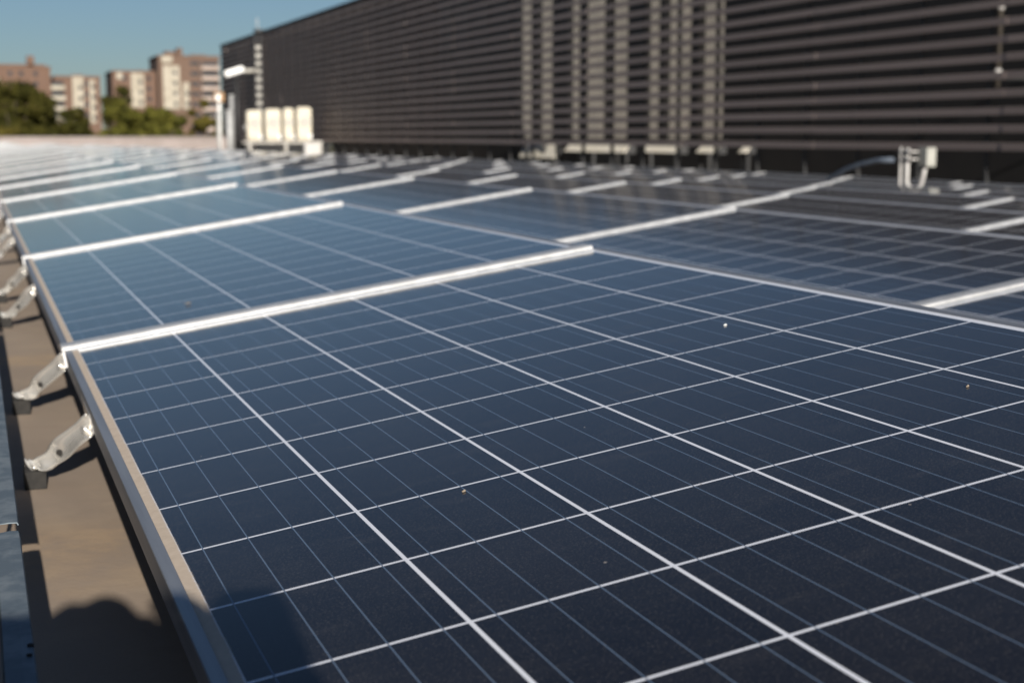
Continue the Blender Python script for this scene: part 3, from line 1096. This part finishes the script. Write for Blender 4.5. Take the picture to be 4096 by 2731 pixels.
hip = W3(-0.86, -2.30, 0.20)
ch = [(None, [(hip, 0.115), (W3(-0.83, -2.27, 0.33), 0.105), (W3(-0.78, -2.22, 0.48), 0.11), (W3(-0.71, -2.15, 0.61), 0.105), (W3(-0.66, -2.09, 0.68), 0.085), (W3(-0.63, -2.05, 0.74), 0.055), (W3(-0.61, -2.02, 0.81), 0.082), (W3(-0.595, -1.995, 0.88), 0.092), (W3(-0.60, -2.01, 0.95), 0.07)]),
      # right arm
      (3, [(W3(-0.56, -2.28, 0.58), 0.045), (W3(-0.44, -2.20, 0.42), 0.042), (W3(-0.33, -2.06, 0.29), 0.045), (W3(-0.20, -1.90, 0.30), 0.036), (W3(-0.135, -1.80, 0.318), 0.030), (W3(-0.108, -1.765, 0.33), 0.03)]),
      # left arm
      (3, [(W3(-0.78, -1.98, 0.58), 0.045), (W3(-0.64, -1.88, 0.40), 0.042), (W3(-0.52, -1.80, 0.27), 0.045), (W3(-0.42, -1.73, 0.29), 0.036), (W3(-0.345, -1.69, 0.315), 0.030), (W3(-0.318, -1.69, 0.33), 0.03)]),
      # legs
      (0, [(W3(-0.76, -2.36, 0.20), 0.08), (W3(-0.53, -2.34, 0.29), 0.052), (W3(-0.60, -2.40, 0.07), 0.045), (W3(-0.66, -2.43, -0.07), 0.04), (W3(-0.54, -2.39, -0.095), 0.035)]),
      (0, [(W3(-0.90, -2.22, 0.20), 0.08), (W3(-0.79, -1.99, 0.29), 0.052), (W3(-0.86, -2.05, 0.07), 0.045), (W3(-0.90, -2.10, -0.07), 0.04), (W3(-0.83, -2.00, -0.095), 0.035)])]
skin("body", ch, M_skin, ph)
jc = [(None, [(W3(-0.86, -2.30, 0.20), 0.168), (W3(-0.85, -2.29, 0.27), 0.160), (W3(-0.83, -2.27, 0.35), 0.15), (W3(-0.78, -2.22, 0.48), 0.155), (W3(-0.71, -2.15, 0.61), 0.16), (W3(-0.665, -2.095, 0.68), 0.09)]),
      (4, [(W3(-0.60, -2.24, 0.60), 0.10), (W3(-0.55, -2.28, 0.57), 0.085), (W3(-0.44, -2.20, 0.42), 0.063), (W3(-0.33, -2.06, 0.29), 0.057), (W3(-0.205, -1.905, 0.298), 0.045)]),
      (4, [(W3(-0.75, -2.02, 0.60), 0.10), (W3(-0.785, -1.97, 0.57), 0.085), (W3(-0.64, -1.88, 0.40), 0.063), (W3(-0.52, -1.80, 0.27), 0.057), (W3(-0.425, -1.735, 0.288), 0.045)])]
skin("jacket", jc, M_jacket, ph)
jn = [(None, [(W3(-0.86, -2.30, 0.19), 0.162), (W3(-0.76, -2.36, 0.20), 0.122), (W3(-0.52, -2.34, 0.30), 0.083), (W3(-0.60, -2.40, 0.07), 0.064), (W3(-0.65, -2.43, -0.05), 0.055)]),
      (0, [(W3(-0.85, -2.29, 0.30), 0.150)]),
      (0, [(W3(-0.90, -2.22, 0.20), 0.122), (W3(-0.78, -1.98, 0.30), 0.083), (W3(-0.86, -2.05, 0.07), 0.064), (W3(-0.895, -2.10, -0.05), 0.055)])]
skin("jeans", jn, M_jeans, ph)
for sx0, sy0, ex, ey in ((-0.67, -2.44, -0.47, -2.36), (-0.91, -2.12, -0.78, -1.93)):
    skin("shoe", [(None, [(W3(sx0, sy0, -0.075), 0.046), (W3((sx0 + ex) / 2, (sy0 + ey) / 2, -0.085), 0.045), (W3(ex, ey, -0.092), 0.036)])], M_body, ph)
skin("hair", [(None, [(W3(-0.635, -2.055, 0.86), 0.085), (W3(-0.62, -2.035, 0.92), 0.098), (W3(-0.605, -2.01, 0.955), 0.088)])], M_hair, ph)
# face features on the head, turned towards the camera in the hands
fd = Vector((0.75, 0.62, -0.22)).normalized()
fs = fd.cross(Vector((0, 0, 1))).normalized()
fu = fs.cross(fd)
hc = Vector(W3(-0.60, -2.0, 0.865))
bm = bmesh.new()
r0 = [hc + fd * 0.088 + fu * 0.02, hc + fd * 0.106 - fu * 0.012, hc + fd * 0.086 - fu * 0.02]
tube(bm, r0, [0.008, 0.013, 0.009], 8)
obj("nose", bm, M_skin, ph)
for sgn in (-1, 1):
    bm = bmesh.new()
    c_ = hc + fd * 0.082 + fu * 0.022 + fs * 0.031 * sgn
    tube(bm, [c_, c_ + fd * 0.009, c_ + fd * 0.012], [0.011, 0.009, 0.004], 10)
    obj("eye", bm, M_body, ph)
    bm = bmesh.new()
    c_ = hc + fs * 0.088 * sgn
    tube(bm, [c_ - fu * 0.028, c_ + fs * 0.008 * sgn, c_ + fu * 0.028], [0.009, 0.015, 0.010], 8)
    obj("ear", bm, M_skin, ph)
bm = bmesh.new()
c_ = hc + fd * 0.084 - fu * 0.045
tube(bm, [c_ - fs * 0.024, c_ + fd * 0.006, c_ + fs * 0.024], [0.003, 0.006, 0.003], 8)
obj("mouth", bm, M_brass, ph)
# the hands: palm plus five bent fingers each, closed round the camera
vr = Vector((math.cos(R(YAW)), -math.sin(R(YAW)), 0))
vf = Vector((math.sin(R(YAW)) * math.cos(R(PITCH)), math.cos(R(YAW)) * math.cos(R(PITCH)), -math.sin(R(PITCH))))
vu = vr.cross(vf)


def cw(a, b, c): return tuple(CAM + vr * a + vf * b + vu * c - b0)


for sgn, nm in ((1, "hand"), (-1, "hand")):
    X, up = (0.130, 0.030) if sgn > 0 else (-0.106, -0.012)
    chains = [(None, [(cw(X + 0.006 * sgn, -0.185, -0.045 + up), 0.030), (cw(X + 0.008 * sgn, -0.150, -0.030 + up), 0.036), (cw(X + 0.006 * sgn, -0.120, -0.012 + up), 0.034)])]
    for q, (hz, ln) in enumerate(((0.014, 0.9), (-0.008, 1.0), (-0.030, 0.95), (-0.050, 0.8))):
        chains.append((1, [(cw(X + 0.024 * sgn, -0.112, hz + up * 0.4), 0.0125), (cw(X + 0.016 * sgn, -0.086, hz + up * 0.4), 0.0115), (cw(X - 0.008 * sgn * ln, -0.078, hz + up * 0.4), 0.0105), (cw(X - 0.028 * sgn * ln, -0.083, hz + up * 0.4), 0.009)]))
    chains.append((0, [(cw(X - 0.004 * sgn, -0.186, -0.008 + up), 0.013), (cw(X - 0.022 * sgn, -0.180, 0.010 + up), 0.0115), (cw(X - 0.040 * sgn, -0.175, 0.016 + up), 0.0095)]))
    skin(nm, chains, M_skin, ph)
pc = empty("photo_camera", CAM - vf * 0.13 - vu * 0.008, "black camera held in both hands, its shadow on the roof between panel and metal strip", "camera")
pc.rotation_euler = (R(-PITCH), 0, R(-YAW))
bm = bmesh.new()
box(bm, (-0.078, -0.030, -0.090), (0.078, 0.028, 0.028), bev=0.008)
obj("camera_body", bm, M_body, pc)
bm = bmesh.new()
box(bm, (-0.020, -0.034, 0.0282), (0.036, 0.030, 0.040), bev=0.006)
obj("viewfinder", bm, M_body, pc)
bm = bmesh.new()
box(bm, (0.0785, -0.028, -0.088), (0.112, 0.040, 0.026), bev=0.010)
obj("grip", bm, M_body, pc)
bm = bmesh.new()
tube(bm, [(0, 0.0285, -0.004), (0, 0.06, -0.004), (0, 0.065, -0.004), (0, 0.115, -0.004)], [0.033, 0.033, 0.036, 0.035], 28)
obj("lens", bm, M_body, pc)
bm = bmesh.new()
tube(bm, [(0.055, 0.0, 0.0282), (0.055, 0.0, 0.034)], 0.010, 16)
obj("dial", bm, M_body, pc)
